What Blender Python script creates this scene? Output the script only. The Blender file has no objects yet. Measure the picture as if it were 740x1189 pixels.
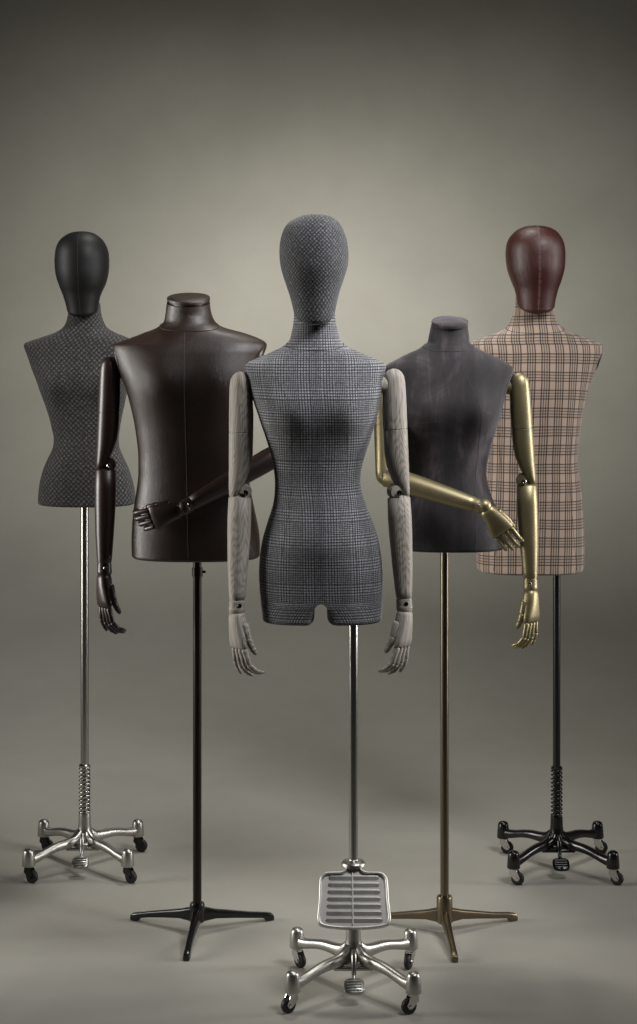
import bpy, math, random
from mathutils import Vector, Matrix
from math import sin, cos, pi, sqrt, atan2, radians, exp
random.seed(7)
SC = bpy.context.scene
COL = SC.collection
F = 2070.0; PX0 = 370.0; HOR = 340.0; CAMH = 1.666      # camera measured from the photograph (740 px wide)

# ------------------------------------------------------------------ node helper
class E:
    def __init__(s, nt, v): s.nt = nt; s.v = v
    def _m(s, op, *a):
        n = s.nt.nodes.new('ShaderNodeMath'); n.operation = op
        for i, x in enumerate((s,) + a):
            x = x.v if isinstance(x, E) else x
            if isinstance(x, (int, float)): n.inputs[i].default_value = x
            else: s.nt.links.new(x, n.inputs[i])
        return E(s.nt, n.outputs[0])
    def __add__(s, o): return s._m('ADD', o)
    def __sub__(s, o): return s._m('SUBTRACT', o)
    def __mul__(s, o): return s._m('MULTIPLY', o)
    def __truediv__(s, o): return s._m('DIVIDE', o)
    def frac(s): return s._m('FRACT')
    def lt(s, o): return s._m('LESS_THAN', o)
    def gt(s, o): return s._m('GREATER_THAN', o)
    def sin(s): return s._m('SINE')
    def abs(s): return s._m('ABSOLUTE')
    def mx(s, o): return s._m('MAXIMUM', o)
    def mn(s, o): return s._m('MINIMUM', o)
    def pw(s, o): return s._m('POWER', o)
    def band(s, c, w): return (s - c).abs().lt(w)

class Mat:
    def __init__(s, name, color=(.5, .5, .5), rough=.5, metal=0, **kw):
        s.m = bpy.data.materials.new(name); s.m.use_nodes = True
        s.nt = s.m.node_tree; s.b = s.nt.nodes['Principled BSDF']
        s.set('Base Color', (*color, 1)); s.set('Roughness', rough); s.set('Metallic', metal)
        for k, v in kw.items(): s.set(k.replace('_', ' '), v)
        tc = s.nt.nodes.new('ShaderNodeTexCoord'); s.tc = tc
        sp = s.nt.nodes.new('ShaderNodeSeparateXYZ'); s.nt.links.new(tc.outputs['UV'], sp.inputs[0])
        s.u = E(s.nt, sp.outputs[0]); s.v = E(s.nt, sp.outputs[1])
    def set(s, k, v): s.b.inputs[k].default_value = v
    def vec(s, x, y, z=0):
        n = s.nt.nodes.new('ShaderNodeCombineXYZ')
        for i, q in enumerate((x, y, z)):
            if isinstance(q, E): s.nt.links.new(q.v, n.inputs[i])
            else: n.inputs[i].default_value = q
        return n.outputs[0]
    def noise(s, scale, detail=3, rough=.5, vec=None, dist=0):
        n = s.nt.nodes.new('ShaderNodeTexNoise')
        n.inputs['Scale'].default_value = scale; n.inputs['Detail'].default_value = detail
        n.inputs['Roughness'].default_value = rough; n.inputs['Distortion'].default_value = dist
        s.nt.links.new(vec if vec is not None else s.tc.outputs['Object'], n.inputs['Vector'])
        return E(s.nt, n.outputs[0])
    def voro(s, scale):
        n = s.nt.nodes.new('ShaderNodeTexVoronoi'); n.feature = 'DISTANCE_TO_EDGE'
        n.inputs['Scale'].default_value = scale
        s.nt.links.new(s.tc.outputs['Object'], n.inputs['Vector'])
        return E(s.nt, n.outputs['Distance'])
    def ramp(s, e, stops):
        n = s.nt.nodes.new('ShaderNodeValToRGB'); r = n.color_ramp
        while len(r.elements) < len(stops): r.elements.new(.5)
        for el, (p, c) in zip(r.elements, stops): el.position = p; el.color = (*c, 1)
        s.nt.links.new(e.v, n.inputs[0]); return n.outputs[0]
    def mix(s, f, a, b, mode='MIX'):
        n = s.nt.nodes.new('ShaderNodeMix'); n.data_type = 'RGBA'; n.blend_type = mode
        if isinstance(f, E): s.nt.links.new(f.v, n.inputs[0])
        else: n.inputs[0].default_value = f
        for i, q in ((6, a), (7, b)):
            if isinstance(q, tuple): n.inputs[i].default_value = (*q, 1)
            else: s.nt.links.new(q, n.inputs[i])
        return n.outputs[2]
    def color(s, sock): s.nt.links.new(sock, s.b.inputs['Base Color'])
    def rough(s, e): s.nt.links.new(e.v, s.b.inputs['Roughness'])
    def bump(s, e, strength=.3, dist=.001):
        n = s.nt.nodes.new('ShaderNodeBump'); n.inputs['Strength'].default_value = strength
        n.inputs['Distance'].default_value = dist
        s.nt.links.new(e.v, n.inputs['Height']); s.nt.links.new(n.outputs[0], s.b.inputs['Normal'])

# ------------------------------------------------------------------ materials
def make_materials():
    M = {}
    # fine grey glen check
    m = Mat('glen_check_wool', rough=.88, Sheen_Weight=.12, Sheen_Roughness=.5)
    P = .058; p = .0042
    wob = (m.noise(9, 2) - .5) * .0022
    u = m.u + wob; v = m.v + wob
    bu = (u / P + 50.25).frac(); bv = (v / P + 50.1).frac()
    ku = bu.lt(.5); kv = bv.lt(.5)
    A = (u / p + 200).frac().lt(.47); B = (v / p + 200).frac().lt(.47)
    A2 = (u / (p * 1.6) + 200).frac().lt(.55); B2 = (v / (p * 1.6) + 200).frac().lt(.55)
    wa = A * ku + A2 * (ku * -1 + 1); wb = B * kv + B2 * (kv * -1 + 1)
    tw = (m.noise(300, 3) - .5) * 1.1 + (m.noise(1, 3, .6, m.vec(m.u * 60, m.v * 500, 0)) - .5) * .5
    val = wa * .24 + wb * .34 + wa * wb * .26 + tw + .06
    over = bu.band(.5, .017).mx(bv.band(.5, .02))
    val = val.mx(over * .32)
    big = m.noise(14, 3)
    col = m.ramp(val, [(0, (.018, .018, .019)), (.45, (.060, .060, .065)), (1, (.36, .36, .39))])
    m.color(m.mix(.35, col, m.ramp(big, [(.3, (.45, .45, .45)), (.7, (1, 1, 1))]), 'MULTIPLY'))
    m.bump(wa + wb, .5, .0006); M['glen'] = m.m
    # basket weave wool for the centre head
    m = Mat('basket_weave_wool', rough=.85, Sheen_Weight=.1)
    q = .0050
    wob = (m.noise(70, 2) - .5) * .006
    a = ((m.u + wob) * (pi / q)).sin(); b = ((m.v + wob) * (pi / q)).sin()
    w = (a * b) * .34 + .5 + (m.noise(230, 3) - .5) * 1.1
    m.color(m.ramp(w, [(.15, (.007, .007, .008)), (.55, (.034, .034, .037)), (.95, (.155, .155, .172))]))
    m.bump(w, .5, .0012); M['basket'] = m.m
    # charcoal diamond tweed
    m = Mat('charcoal_diamond_tweed', rough=.9, Sheen_Weight=.06)
    q = .0072
    wob = (m.noise(40, 2) - .5) * .0045
    wo2 = (m.noise(47, 2, .5) - .5) * .005
    a = ((m.u + wob) * (pi / q)).sin(); b = ((m.v + wo2) * (pi / q)).sin()
    w = (a * b) * .42 + .42 + (m.noise(210, 3) - .5) * 1.5
    m.color(m.ramp(w, [(.12, (.009, .0088, .0085)), (.5, (.027, .0255, .024)), (.95, (.105, .099, .093))]))
    m.bump(w, .7, .0016); M['tweed'] = m.m
    # black satin jersey head
    m = Mat('black_satin', (.0065, .006, .0058), .55, Specular_IOR_Level=.3)
    m.bump(m.noise(7, 2), .25, .004); M['satin'] = m.m
    # dark brown leather
    for key, c, r in (('leather', (.0185, .0094, .0062), .36), ('burgundy', (.044, .0105, .0080), .38)):
        m = Mat(key + '_hide', c, r, Specular_IOR_Level=.5)
        n1 = m.noise(6, 4); vo = m.voro(330)
        m.color(m.ramp(n1, [(.3, tuple(x * .75 for x in c)), (.7, tuple(x * 1.3 for x in c))]))
        m.rough(m.noise(25, 4) * .16 + (r - .07))
        m.bump(vo.mn(.12) * 6 + m.noise(9, 4) * 2.2 + m.noise(34, 4, .6) * 1.0, .30, .0012); M[key] = m.m
    # suede
    m = Mat('grey_violet_suede', rough=.82, Sheen_Weight=.3, Sheen_Roughness=.32)
    m.set('Sheen Tint', (.72, .66, .76, 1))
    n1 = m.noise(7, 5, .62, dist=.8); st = m.noise(5, 3, .6, m.vec(m.u * 6, m.v * .9, 0), .6)
    t = n1 * .6 + st * .4
    m.color(m.ramp(t, [(.40, (.006, .0045, .0050)), (.5, (.0165, .0125, .0145)), (.60, (.056, .043, .050))]))
    m.bump(m.noise(600, 2), .35, .0008); M['suede'] = m.m
    # beige tartan
    m = Mat('beige_pink_tartan', rough=.88, Sheen_Weight=.2)
    wob = (m.noise(6, 2) - .5) * .006
    bend = (m.noise(3.2, 2) - .5) * .022
    u = (m.u + wob) / .0405; v = (m.v + wob + bend + m.u * m.u * .16) / .0525
    fu = (u + 40.03).frac(); fv = (v + 40.2).frac()
    def grp(f, pitch, wd):
        L = f.band(.2, wd * 1.25)
        for k in (1, 2): L = L.mx(f.band(.2 + k * pitch, wd) * .85)
        return L.mx(f.band(.2 + 3 * pitch, wd * 1.25))
    lu = grp(fu, .175, .036) ; lv = grp(fv, .160, .028)
    zu = fu.gt(.2) * fu.lt(.73); zv = fv.gt(.2) * fv.lt(.68)
    base = m.mix(zu * .4, (.355, .262, .205), (.265, .205, .15)); base = m.mix(zv * .25, base, (.25, .19, .135))
    base = m.mix((m.noise(30, 3) - .35) * .5, base, (.30, .22, .19))
    weave = (m.u / .0026 + m.v / .0026 + 300).frac().lt(.62) * .25 + .72
    dk = (lu * weave + lv * .82).mn(.97) + lu * lv * .2
    m.color(m.mix(dk.mn(.97), base, (.020, .012, .009)))
    m.bump(m.noise(500, 2), .4, .0006); M['tartan'] = m.m
    # weathered grey wood
    m = Mat('grey_limed_ash_wood', rough=.62)
    nz = m.noise(3, 3, .5, m.vec(m.u * 5, m.v * 1.1, 0))
    f = (m.u * m.u) * 900 - m.v * 7 + nz * 3.6 + m.noise(14, 2) * .25
    ring = ((f * 32).sin() * .5 + .5)
    fine = (m.noise(1, 3, .7, m.vec(m.u * 430, m.v * 5, 0)) - .5) * 1.9 + .5
    t = ring.pw(.6) * .19 + fine * .57 + m.noise(6, 2) * .22
    m.color(m.ramp(t, [(.22, (.060, .051, .042)), (.48, (.225, .200, .170)), (.80, (.41, .375, .33))]))
    m.bump(t, .45, .0008); M['ash'] = m.m
    m = Mat('dark_stained_wood', (.022, .009, .007), .40, Coat_Weight=.12, Coat_Roughness=.25)
    fine = m.noise(1, 4, .6, m.vec(m.u * 320, m.v * 14, 0))
    m.color(m.ramp(fine, [(.3, (.0065, .0026, .0021)), (.7, (.027, .0100, .0070))])); m.bump(fine, .12, .0006)
    M['darkwood'] = m.m
    m = Mat('matt_gold_paint', (.245, .208, .118), .44, .82)
    sc = m.noise(1, 4, .7, m.vec(m.u * 40, m.v * 9, 0)); m.rough(m.noise(24, 5) * .22 + sc * .12 + .28); m.bump(m.noise(420, 2), .1, .0004); M['gold'] = m.m
    # metals
    def metal(key, name, c, r, met=1, nz=.08):
        m = Mat(name, c, r, met); m.rough(m.noise(55, 3) * nz * 2 + (r - nz)); m.bump(m.noise(130, 3), .08, .0006); M[key] = m.m
    for key, name, c, r, mt in (('chromepole', 'chrome_tube', (.78, .77, .74), .17, 1), ('steelpole', 'brushed_steel_tube', (.45, .44, .41), .24, 1), ('brasspole', 'aged_brass_tube', (.20, .165, .115), .30, 1), ('blackpole', 'black_tube', (.008, .0075, .007), .28, 0), ('darkpole', 'dark_bronze_tube', (.022, .017, .013), .3, .6)):
        M[key] = Mat(name, c, r, mt).m
    metal('chrome', 'polished_chrome', (.62, .61, .59), .10, 1, .03)
    metal('alu', 'cast_aluminium', (.47, .455, .425), .37)
    metal('plate', 'buffed_aluminium_plate', (.66, .645, .61), .50)
    metal('satin_steel', 'brushed_steel', (.42, .41, .385), .28)
    metal('blackmetal', 'black_enamel_metal', (.007, .0065, .006), .22, 0, .05)
    metal('bronze', 'aged_brass', (.185, .150, .100), .36)
    M['rubber'] = Mat('black_rubber', (.010, .010, .010), .5).m
    M['screw'] = Mat('screw_steel', (.55, .53, .50), .25, 1).m
    M['recess'] = Mat('dark_recess', (.008, .007, .006), .7).m
    M['thread'] = Mat('brown_thread', (.085, .058, .045), .7).m
    M['palethread'] = Mat('pale_thread', (.20, .115, .095), .6).m
    M['darkthread'] = Mat('charcoal_thread', (.030, .027, .029), .8).m
    # studio paper
    m = Mat('grey_studio_paper', (.36, .345, .30), .9)
    n1 = m.noise(2.1, 7, .62); n2 = m.noise(2600, 1)
    c = m.ramp(n1, [(.3, (.326, .312, .272)), (.7, (.371, .355, .311))]); m.color(c)
    m.bump(m.noise(60, 4) + m.noise(1.1, 2) * 6, .10, .002); M['paper'] = m.m
    return M
M = make_materials()

# ------------------------------------------------------------------ mesh helpers
class MB:
    def __init__(s): s.v = []; s.f = []; s.uv = []
    def face(s, idx, uvs=None): s.f.append(idx); s.uv.append(uvs or [(0, 0)] * len(idx))
    def loft(s, rings, vs=None, cap0=True, cap1=True):
        """rings: closed loops of equal length, index 0 is the front. UV in metres, u measured both ways from the front."""
        N = len(rings[0]); H = N // 2; base = len(s.v); U = []
        for r in rings:
            s.v += [tuple(p) for p in r]
            u = [0.0] * (N + 1)
            for i in range(1, H + 1): u[i] = u[i - 1] + (Vector(r[i]) - Vector(r[i - 1])).length
            un = [0.0] * (N + 1); acc = 0
            for i in range(N - 1, H - 1, -1):
                acc += (Vector(r[(i + 1) % N]) - Vector(r[i])).length; un[i] = -acc
            U.append((u, un))
        if vs is None:
            vs = [0.0]
            for a, b in zip(rings, rings[1:]):
                ca = sum((Vector(p) for p in a), Vector()) / N; cb = sum((Vector(p) for p in b), Vector()) / N
                vs.append(vs[-1] + (cb - ca).length)
        for k in range(len(rings) - 1):
            for i in range(N):
                j = (i + 1) % N
                a = base + k * N
                def uu(kk, q, first):
                    u, un = U[kk]
                    if i < H: return u[q]
                    return 0.0 if q == 0 else un[q]
                uv = [(uu(k, i, 1), vs[k]), (uu(k, j, 0), vs[k]), (uu(k + 1, j, 0), vs[k + 1]), (uu(k + 1, i, 1), vs[k + 1])]
                s.face([a + i, a + j, a + N + j, a + N + i], uv)
        for flag, k in ((cap0, 0), (cap1, len(rings) - 1)):
            if flag:
                c = sum((Vector(p) for p in rings[k]), Vector()) / N
                ci = len(s.v); s.v.append(tuple(c)); a = base + k * N
                for i in range(N):
                    j = (i + 1) % N
                    idx = [a + j, a + i, ci] if k == 0 else [a + i, a + j, ci]
                    s.face(idx, [(s.v[q][0], s.v[q][1]) for q in idx])
    def tube(s, pts, r, n=10, closed=False):
        pts = [Vector(p) for p in pts]; rr = r if isinstance(r, (list, tuple)) else [r] * len(pts)
        d0 = (pts[1] - pts[0]).normalized(); ref = Vector((0, 0, 1)) if abs(d0.z) < .9 else Vector((0, -1, 0))
        nrm = (ref - d0 * ref.dot(d0)).normalized(); rings = []
        for i, p in enumerate(pts):
            if closed: d = (pts[(i + 1) % len(pts)] - pts[i - 1]).normalized()
            else: d = (pts[min(i + 1, len(pts) - 1)] - pts[max(i - 1, 0)]).normalized()
            nrm = (nrm - d * nrm.dot(d)).normalized(); b = d.cross(nrm)
            rings.append([p + (nrm * cos(2 * pi * k / n) + b * sin(2 * pi * k / n)) * rr[i] for k in range(n)])
        if closed: rings.append(rings[0]); s.loft(rings, None, False, False)
        else: s.loft(rings)
    def lathe(s, prof, c=(0, 0, 0), axis=(0, 0, 1), n=32, ref=None):
        ax = Vector(axis).normalized(); ref = Vector(ref) if ref else (Vector((0, -1, 0)) if abs(ax.y) < .9 else Vector((0, 0, 1)))
        x = (ref - ax * ref.dot(ax)).normalized(); y = ax.cross(x); c = Vector(c)
        s.loft([[c + ax * z + (x * cos(2 * pi * k / n) + y * sin(2 * pi * k / n)) * max(r, 1e-5) for k in range(n)] for r, z in prof])
    def ball(s, c, r, n=20, sc=(1, 1, 1), axis=(0, 0, 1)):
        prof = [(r * sin(pi * k / 12), -r * cos(pi * k / 12)) for k in range(13)]
        s.lathe(prof, c, axis, n)
    def box(s, c, size, rot=None, bev=.002):
        """bevelled box as a loft"""
        c = Vector(c); a, b, h = (x / 2 for x in size); R = rot or Matrix.Identity(3); rings = []
        for z, k in ((-h, bev), (-h + bev, 0), (h - bev, 0), (h, bev)):
            aa, bb = a - k, b - k; q = bev * .6
            pts = [(0, -bb), (aa - q, -bb), (aa, -bb + q), (aa, bb - q), (aa - q, bb), (-aa + q, bb), (-aa, bb - q), (-aa, -bb + q), (-aa + q, -bb)]
            pts = pts[:5] + [(0, bb)] + pts[5:]
            rings.append([c + R @ Vector((x, y, z)) for x, y in pts])
        s.loft(rings)
    def build(s, name, mat, parent=None, sharp=45, smooth=True):
        me = bpy.data.meshes.new(name); me.from_pydata(s.v, [], s.f)
        uvl = me.uv_layers.new(name='UVMap'); k = 0; flat = []
        for uv in s.uv:
            for q in uv: flat += [q[0], q[1]]
        uvl.data.foreach_set('uv', flat)
        import bmesh
        bm = bmesh.new(); bm.from_mesh(me); bmesh.ops.recalc_face_normals(bm, faces=bm.faces); bm.to_mesh(me); bm.free()
        if smooth:
            me.shade_smooth(); me.set_sharp_from_angle(angle=radians(sharp))
        me.materials.append(mat)
        o = bpy.data.objects.new(name, me); COL.objects.link(o)
        if parent: o.parent = parent
        return o

def lerp(a, b, t): return a + (b - a) * t
def smooth(t): t = max(0, min(1, t)); return t * t * (3 - 2 * t)
def catmull(pts, sub):
    """chordal Catmull-Rom through n-dim points"""
    P = [list(p) for p in pts]; P = [[2 * a - b for a, b in zip(P[0], P[1])]] + P + [[2 * a - b for a, b in zip(P[-1], P[-2])]]
    T = [0]
    for a, b in zip(P, P[1:]): T.append(T[-1] + max(1e-6, sqrt(sum((x - y) ** 2 for x, y in zip(a, b)))) ** .6)
    out = []
    for i in range(1, len(P) - 2):
        t0, t1, t2, t3 = T[i - 1:i + 3]
        for k in range(sub):
            t = lerp(t1, t2, k / sub); r = []
            for a, b, c, d in zip(P[i - 1], P[i], P[i + 1], P[i + 2]):
                A1 = (t1 - t) / (t1 - t0) * a + (t - t0) / (t1 - t0) * b; A2 = (t2 - t) / (t2 - t1) * b + (t - t1) / (t2 - t1) * c
                A3 = (t3 - t) / (t3 - t2) * c + (t - t2) / (t3 - t2) * d
                B1 = (t2 - t) / (t2 - t0) * A1 + (t - t0) / (t2 - t0) * A2; B2 = (t3 - t) / (t3 - t1) * A2 + (t - t1) / (t3 - t1) * A3
                r.append((t2 - t) / (t2 - t1) * B1 + (t - t1) / (t2 - t1) * B2)
            out.append(r)
    out.append(P[-2]); return out
_tc = {}
def table(tab, z):
    """C1 spline through the depth rows (finite-difference tangents)"""
    key = id(tab)
    if key not in _tc:
        n = len(tab); sl = []
        for i in range(n):
            a = tab[max(0, i - 1)]; b = tab[min(n - 1, i + 1)]; h = b[0] - a[0]
            sl.append([(q - p) / h for p, q in zip(a[1:], b[1:])])
        _tc[key] = (sl, tab)
    sl = _tc[key][0]
    if z >= tab[0][0]: return tab[0][1:]
    for i, (a, b) in enumerate(zip(tab, tab[1:])):
        if z >= b[0]:
            h = b[0] - a[0]; t = (z - a[0]) / h; t2 = t * t; t3 = t2 * t
            return tuple((2 * t3 - 3 * t2 + 1) * p + (t3 - 2 * t2 + t) * h * m0 + (-2 * t3 + 3 * t2) * q + (t3 - t2) * h * m1 for p, q, m0, m1 in zip(a[1:], b[1:], sl[i], sl[i + 1]))
    return tab[-1][1:]
def table_old(tab, z):
    """piecewise smooth lookup; tab sorted by descending z, rows (z, a, b, ...)"""
    if z >= tab[0][0]: return tab[0][1:]
    for a, b in zip(tab, tab[1:]):
        if z >= b[0]:
            t = (a[0] - z) / (a[0] - b[0]); t = lerp(t, smooth(t), .5)
            return tuple(lerp(x, y, t) for x, y in zip(a[1:], b[1:]))
    return tab[-1][1:]
def spow(c, e): return math.copysign(abs(c) ** e, c)

class Form:
    """one mannequin: pixel <-> local metres at its own depth, root empty and parts"""
    def __init__(s, x_px, d, label):
        s.d = d; s.x0 = (x_px - PX0) / F * d
        s.root = bpy.data.objects.new('mannequin', None); COL.objects.link(s.root)
        s.root.empty_display_size = .2
        s.root.location = (s.x0, d, 0); s.root['label'] = label; s.root['category'] = 'mannequin'
        s.root['group'] = 'dress form mannequins on stands'
    def L(s, px, py, y=0.0):
        dd = s.d + y
        return Vector(((px - PX0) / F * dd - s.x0, y, CAMH - (py - HOR) / F * dd))
    def zp(s, py): return CAMH - (py - HOR) / F * s.d

def section(cx, w, df, db, n, N=96, yc=0.0):
    pts = []
    for i in range(N):
        t = 2 * pi * i / N - pi / 2
        x = cx + w * spow(cos(t), 2 / n); sy = spow(sin(t), 2 / n)
        pts.append([x, yc + sy * (db if sy > 0 else df), 0])
    return pts

def torso(fm, outline, depth, bumps, mat, tilt=0.0, neck=None, legs=None, name='torso', sub=7, closed_top=True):
    """outline rows (y_px, xl_px, xr_px) top to bottom; depth rows (y_px, front, back, n[, yc])"""
    rows = []
    for y, xl, xr in outline:
        a = fm.L(xl, y); b = fm.L(xr, y); rows.append(((a.x + b.x) / 2, (b.x - a.x) / 2, a.z))
    rows = catmull(rows, sub)
    tab = [(fm.zp(r[0]),) + tuple(r[1:]) + ((0,) if len(r) < 5 else ()) for r in depth]
    N = 96; rings = []; vs = []
    zmin = rows[-1][2]
    def bump_at(x, z, fr):
        d = 0
        for (bx, bz, sx, sz, A, side) in bumps:
            if side * fr < 0:     # side -1: front (fr<0)
                continue
            d += A * exp(-((x - bx) / sx) ** 2 - ((z - bz) / sz) ** 2) * min(1, abs(fr) * 1.6)
        return d
    def ring_at(cx, w, z):
        df, db, n, yc = table(tab, z)
        pts = section(cx, w, df, db, n, N, yc)
        for i, p in enumerate(pts):
            fr = sin(2 * pi * i / N - pi / 2)
            if bumps:
                if fr < 0: p[1] -= bump_at(p[0], z, fr)
                else: p[1] += bump_at(p[0], z, fr)
            k = 0
            if neck: k = smooth((z - neck[1]) / (neck[0] - neck[1]))
            p[2] = z + tilt * (p[1] - yc) * k
        return pts
    zc = legs[0] if legs else -1e9
    up = [r for r in rows if r[2] > zc]
    for cx, w, z in up: rings.append(ring_at(cx, w, z)); vs.append(z)
    mb = MB()
    if not legs:
        cx, w, z = rows[-1]; last = rings[-1]
        yc = table(tab, z)[3]
        for k, (ins, dz) in enumerate(((.0015, .003), (.005, .0055), (.011, .0065))):
            rings.append([[cx + (p[0] - cx) * (1 - ins / w), yc + (p[1] - yc) * (1 - ins / .1), z - dz] for p in last]); vs.append(z - dz)
        mb.loft(rings, vs, closed_top, True)
        fm.surf = ring_at
        fm.rows = rows
        return mb.build(name, mat, fm.root), rows, ring_at
    # two thighs below the fork at zc
    lx = legs[1]; H = N // 2; Mi = 16
    cxr = [r for r in rows if r[2] <= zc]
    r0 = min(up, key=lambda r: r[2])
    start = (r0[0], r0[1], zc)
    seq = [start] + [(c, w, z) for c, w, z in cxr if z < zc - .0005]
    # refine the first part
    ref = [start]
    for a, b in zip(seq, seq[1:]):
        for k in range(1, 4): ref.append(tuple(lerp(p, q, k / 3) for p, q in zip(a, b)))
    # shift torso fork column to lx gently: rings above already built
    rings[-1] = ring_at(r0[0], r0[1], zc + .0001)
    for p in rings[-1]: p[2] = zc
    vs[-1] = zc
    mb.loft(rings, vs, closed_top, False)
    for sgn in (1, -1):
        LR = []; LV = []
        for (cx, w, z) in ref:
            full = ring_at(cx, w, z); g = legs[2] * min(1, sqrt(max(0, (zc - z) / .012))) + max(0, zc - z) * .04
            s_ = .32 * smooth((zc - z) / .05)
            half = [full[i % N] for i in (range(0, H + 1) if sgn > 0 else range(0, -H - 1, -1))]
            edge = cx + sgn * w; inner = lx + sgn * g; mid = (edge + inner) / 2; a = abs(edge - inner) / 2
            df, db, n, yc = table(tab, z); df2 = df * .94; db2 = db * .98
            pts = []
            for i in range(H + 1):
                t = -pi / 2 + pi * i / H; p = half[i]
                x0 = inner + (p[0] - cx) * (abs(edge - inner) / w)
                tx = mid + sgn * a * spow(cos(t), .8); ty = yc + spow(sin(t), .8) * (db2 if sin(t) > 0 else df2)
                pts.append([lerp(x0, tx, s_), lerp(p[1], ty, s_), z])
            f0 = half[0][1]; b0 = half[H][1]
            for k in range(1, Mi):
                t = pi / 2 + pi * k / Mi
                x0 = inner; y0 = lerp(b0, f0, .5 - .5 * cos(pi * k / Mi))
                if z > zc - .0004: y0 = lerp(b0, f0, .5 - .5 * cos(pi * k / Mi))
                tx = mid + sgn * a * spow(cos(t), .8); ty = yc + spow(sin(t), .8) * (db2 if sin(t) > 0 else df2)
                pts.append([lerp(x0, tx, s_), lerp(y0, ty, s_), z])
            LR.append(pts); LV.append(z)
        n_ = len(LR[0]); last = LR[-1]; c = [sum(p[q] for p in last) / n_ for q in (0, 1)]; z = LV[-1]
        for ins, dz in ((.985, .003), (.95, .0055), (.88, .0065)):
            LR.append([[c[0] + (p[0] - c[0]) * ins, c[1] + (p[1] - c[1]) * ins, z - dz] for p in last]); LV.append(z - dz)
        mb.loft(LR, LV, False, True)
    o = mb.build(name, mat, fm.root, 60)
    import bmesh
    bm = bmesh.new(); bm.from_mesh(o.data); bmesh.ops.remove_doubles(bm, verts=bm.verts, dist=.0003)
    bmesh.ops.recalc_face_normals(bm, faces=bm.faces); bm.to_mesh(o.data); bm.free(); o.data.set_sharp_from_angle(angle=radians(60))
    return o, rows, ring_at

def surface_line(rows, ring_at, xf, z0, z1, off=.0006, n=60):
    """points down the front of a torso at local x = xf(z)"""
    out = []
    zs = [(r[2], r[0], r[1]) for r in rows]
    for k in range(n + 1):
        z = lerp(z0, z1, k / n)
        for a, b in zip(zs, zs[1:]):
            if a[0] >= z >= b[0] and a[0] != b[0]:
                t = (a[0] - z) / (a[0] - b[0]); cx = lerp(a[1], b[1], t); w = lerp(a[2], b[2], t); break
        else: continue
        ring = ring_at(cx, w, z); x = xf(z, cx); best = None
        N = len(ring)
        for i in range(-N // 4, N // 4):
            p, q = ring[i], ring[i + 1]
            if (p[0] - x) * (q[0] - x) <= 0 and p[0] != q[0]:
                t = (x - p[0]) / (q[0] - p[0]); best = [x, lerp(p[1], q[1], t), lerp(p[2], q[2], t)]; break
        if best: best[1] -= off; out.append(best)
    return out

def head(fm, outline, mat, df=.098, db=.100, yc=-.004, seam=None, seam_mat=None):
    rows = []
    for y, xl, xr in outline:
        a = fm.L(xl, y); b = fm.L(xr, y); rows.append(((a.x + b.x) / 2, (b.x - a.x) / 2, a.z))
    rows = catmull(rows, 5); wmax = max(r[1] for r in rows); rings = []; vs = []; zt = rows[0][2]; zb = rows[-1][2]
    cen = []
    for cx, w, z in rows:
        k = w / wmax; t = (zt - z) / (zt - zb)
        f = df * (k ** .92) * (1 - .06 * smooth((t - .5) * 2)); b = db * k
        y0 = yc - .016 * smooth((t - .35) / .65)
        r = section(cx, w, f, b, 2.1, 64, y0)
        dip = smooth((t - .78) / .22)
        for p in r: p[2] = z + dip * ((p[1] - y0) * .27 - .002)
        rings.append(r); vs.append(z); cen.append((r[0][0], r[0][1], r[0][2]))
    cx, w, z = rows[-1]; last = rings[-1]; y0 = sum(p[1] for p in last) / 64
    for ins, dz in ((.95, .004), (.82, .008), (.5, .010)):
        rings.append([[cx + (p[0] - cx) * ins, y0 + (p[1] - y0) * ins, p[2] - dz] for p in last]); vs.append(z - dz)
    mb = MB(); mb.loft(rings, vs); o = mb.build('head', mat, fm.root, 60)
    if seam:
        sx = MB(); c = cen[2:]
        if seam == 'plain':
            sx.tube([(x, y + .0002, z) for x, y, z in c], .0005, 6)
        else:
            sx.tube([(x, y + .0001, z) for x, y, z in c], .0005, 6)
            # cross stitches either side of the seam
            acc = 0
            for a, b in zip(c, c[1:]):
                L = (Vector(b) - Vector(a)).length; k = int((acc + L) / .010) - int(acc / .010); acc += L
                if k:
                    for sg in (-1, 1): sx.tube([(a[0] + sg * .0015, a[1] - .0004, a[2]), (a[0] + sg * .005, a[1] - .0001, a[2] - .002)], .00055, 5)
        sx.build('seam', seam_mat, o)
    return o

def path_loft(mb, P, Q, out, stations, n=28, e=2.2):
    """limb piece from P to Q; out = outer side direction; stations (t, inner, outer, half_front, half_back) with t in metres from P"""
    P = Vector(P); Q = Vector(Q); D = (Q - P).normalized(); out = Vector(out); O = (out - D * out.dot(D)).normalized()
    Fr = O.cross(D); Fr = Fr if Fr.y < 0 else -Fr
    rings = []; vs = []
    for (t, a_in, a_out, hf, hb) in stations:
        c = P + D * t + O * ((a_out - a_in) / 2); w = max((a_out + a_in) / 2, 1e-4); r = []
        for i in range(n):
            th = 2 * pi * i / n - pi / 2; sx = spow(cos(th), 2 / e); sy = spow(sin(th), 2 / e)
            r.append(c + O * (sx * w) - Fr * (sy * (hb if sy > 0 else hf)))
        rings.append(r); vs.append(t)
    mb.loft(rings, [v + P.x * 3 + P.z for v in vs])
    return D, O, Fr

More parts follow.
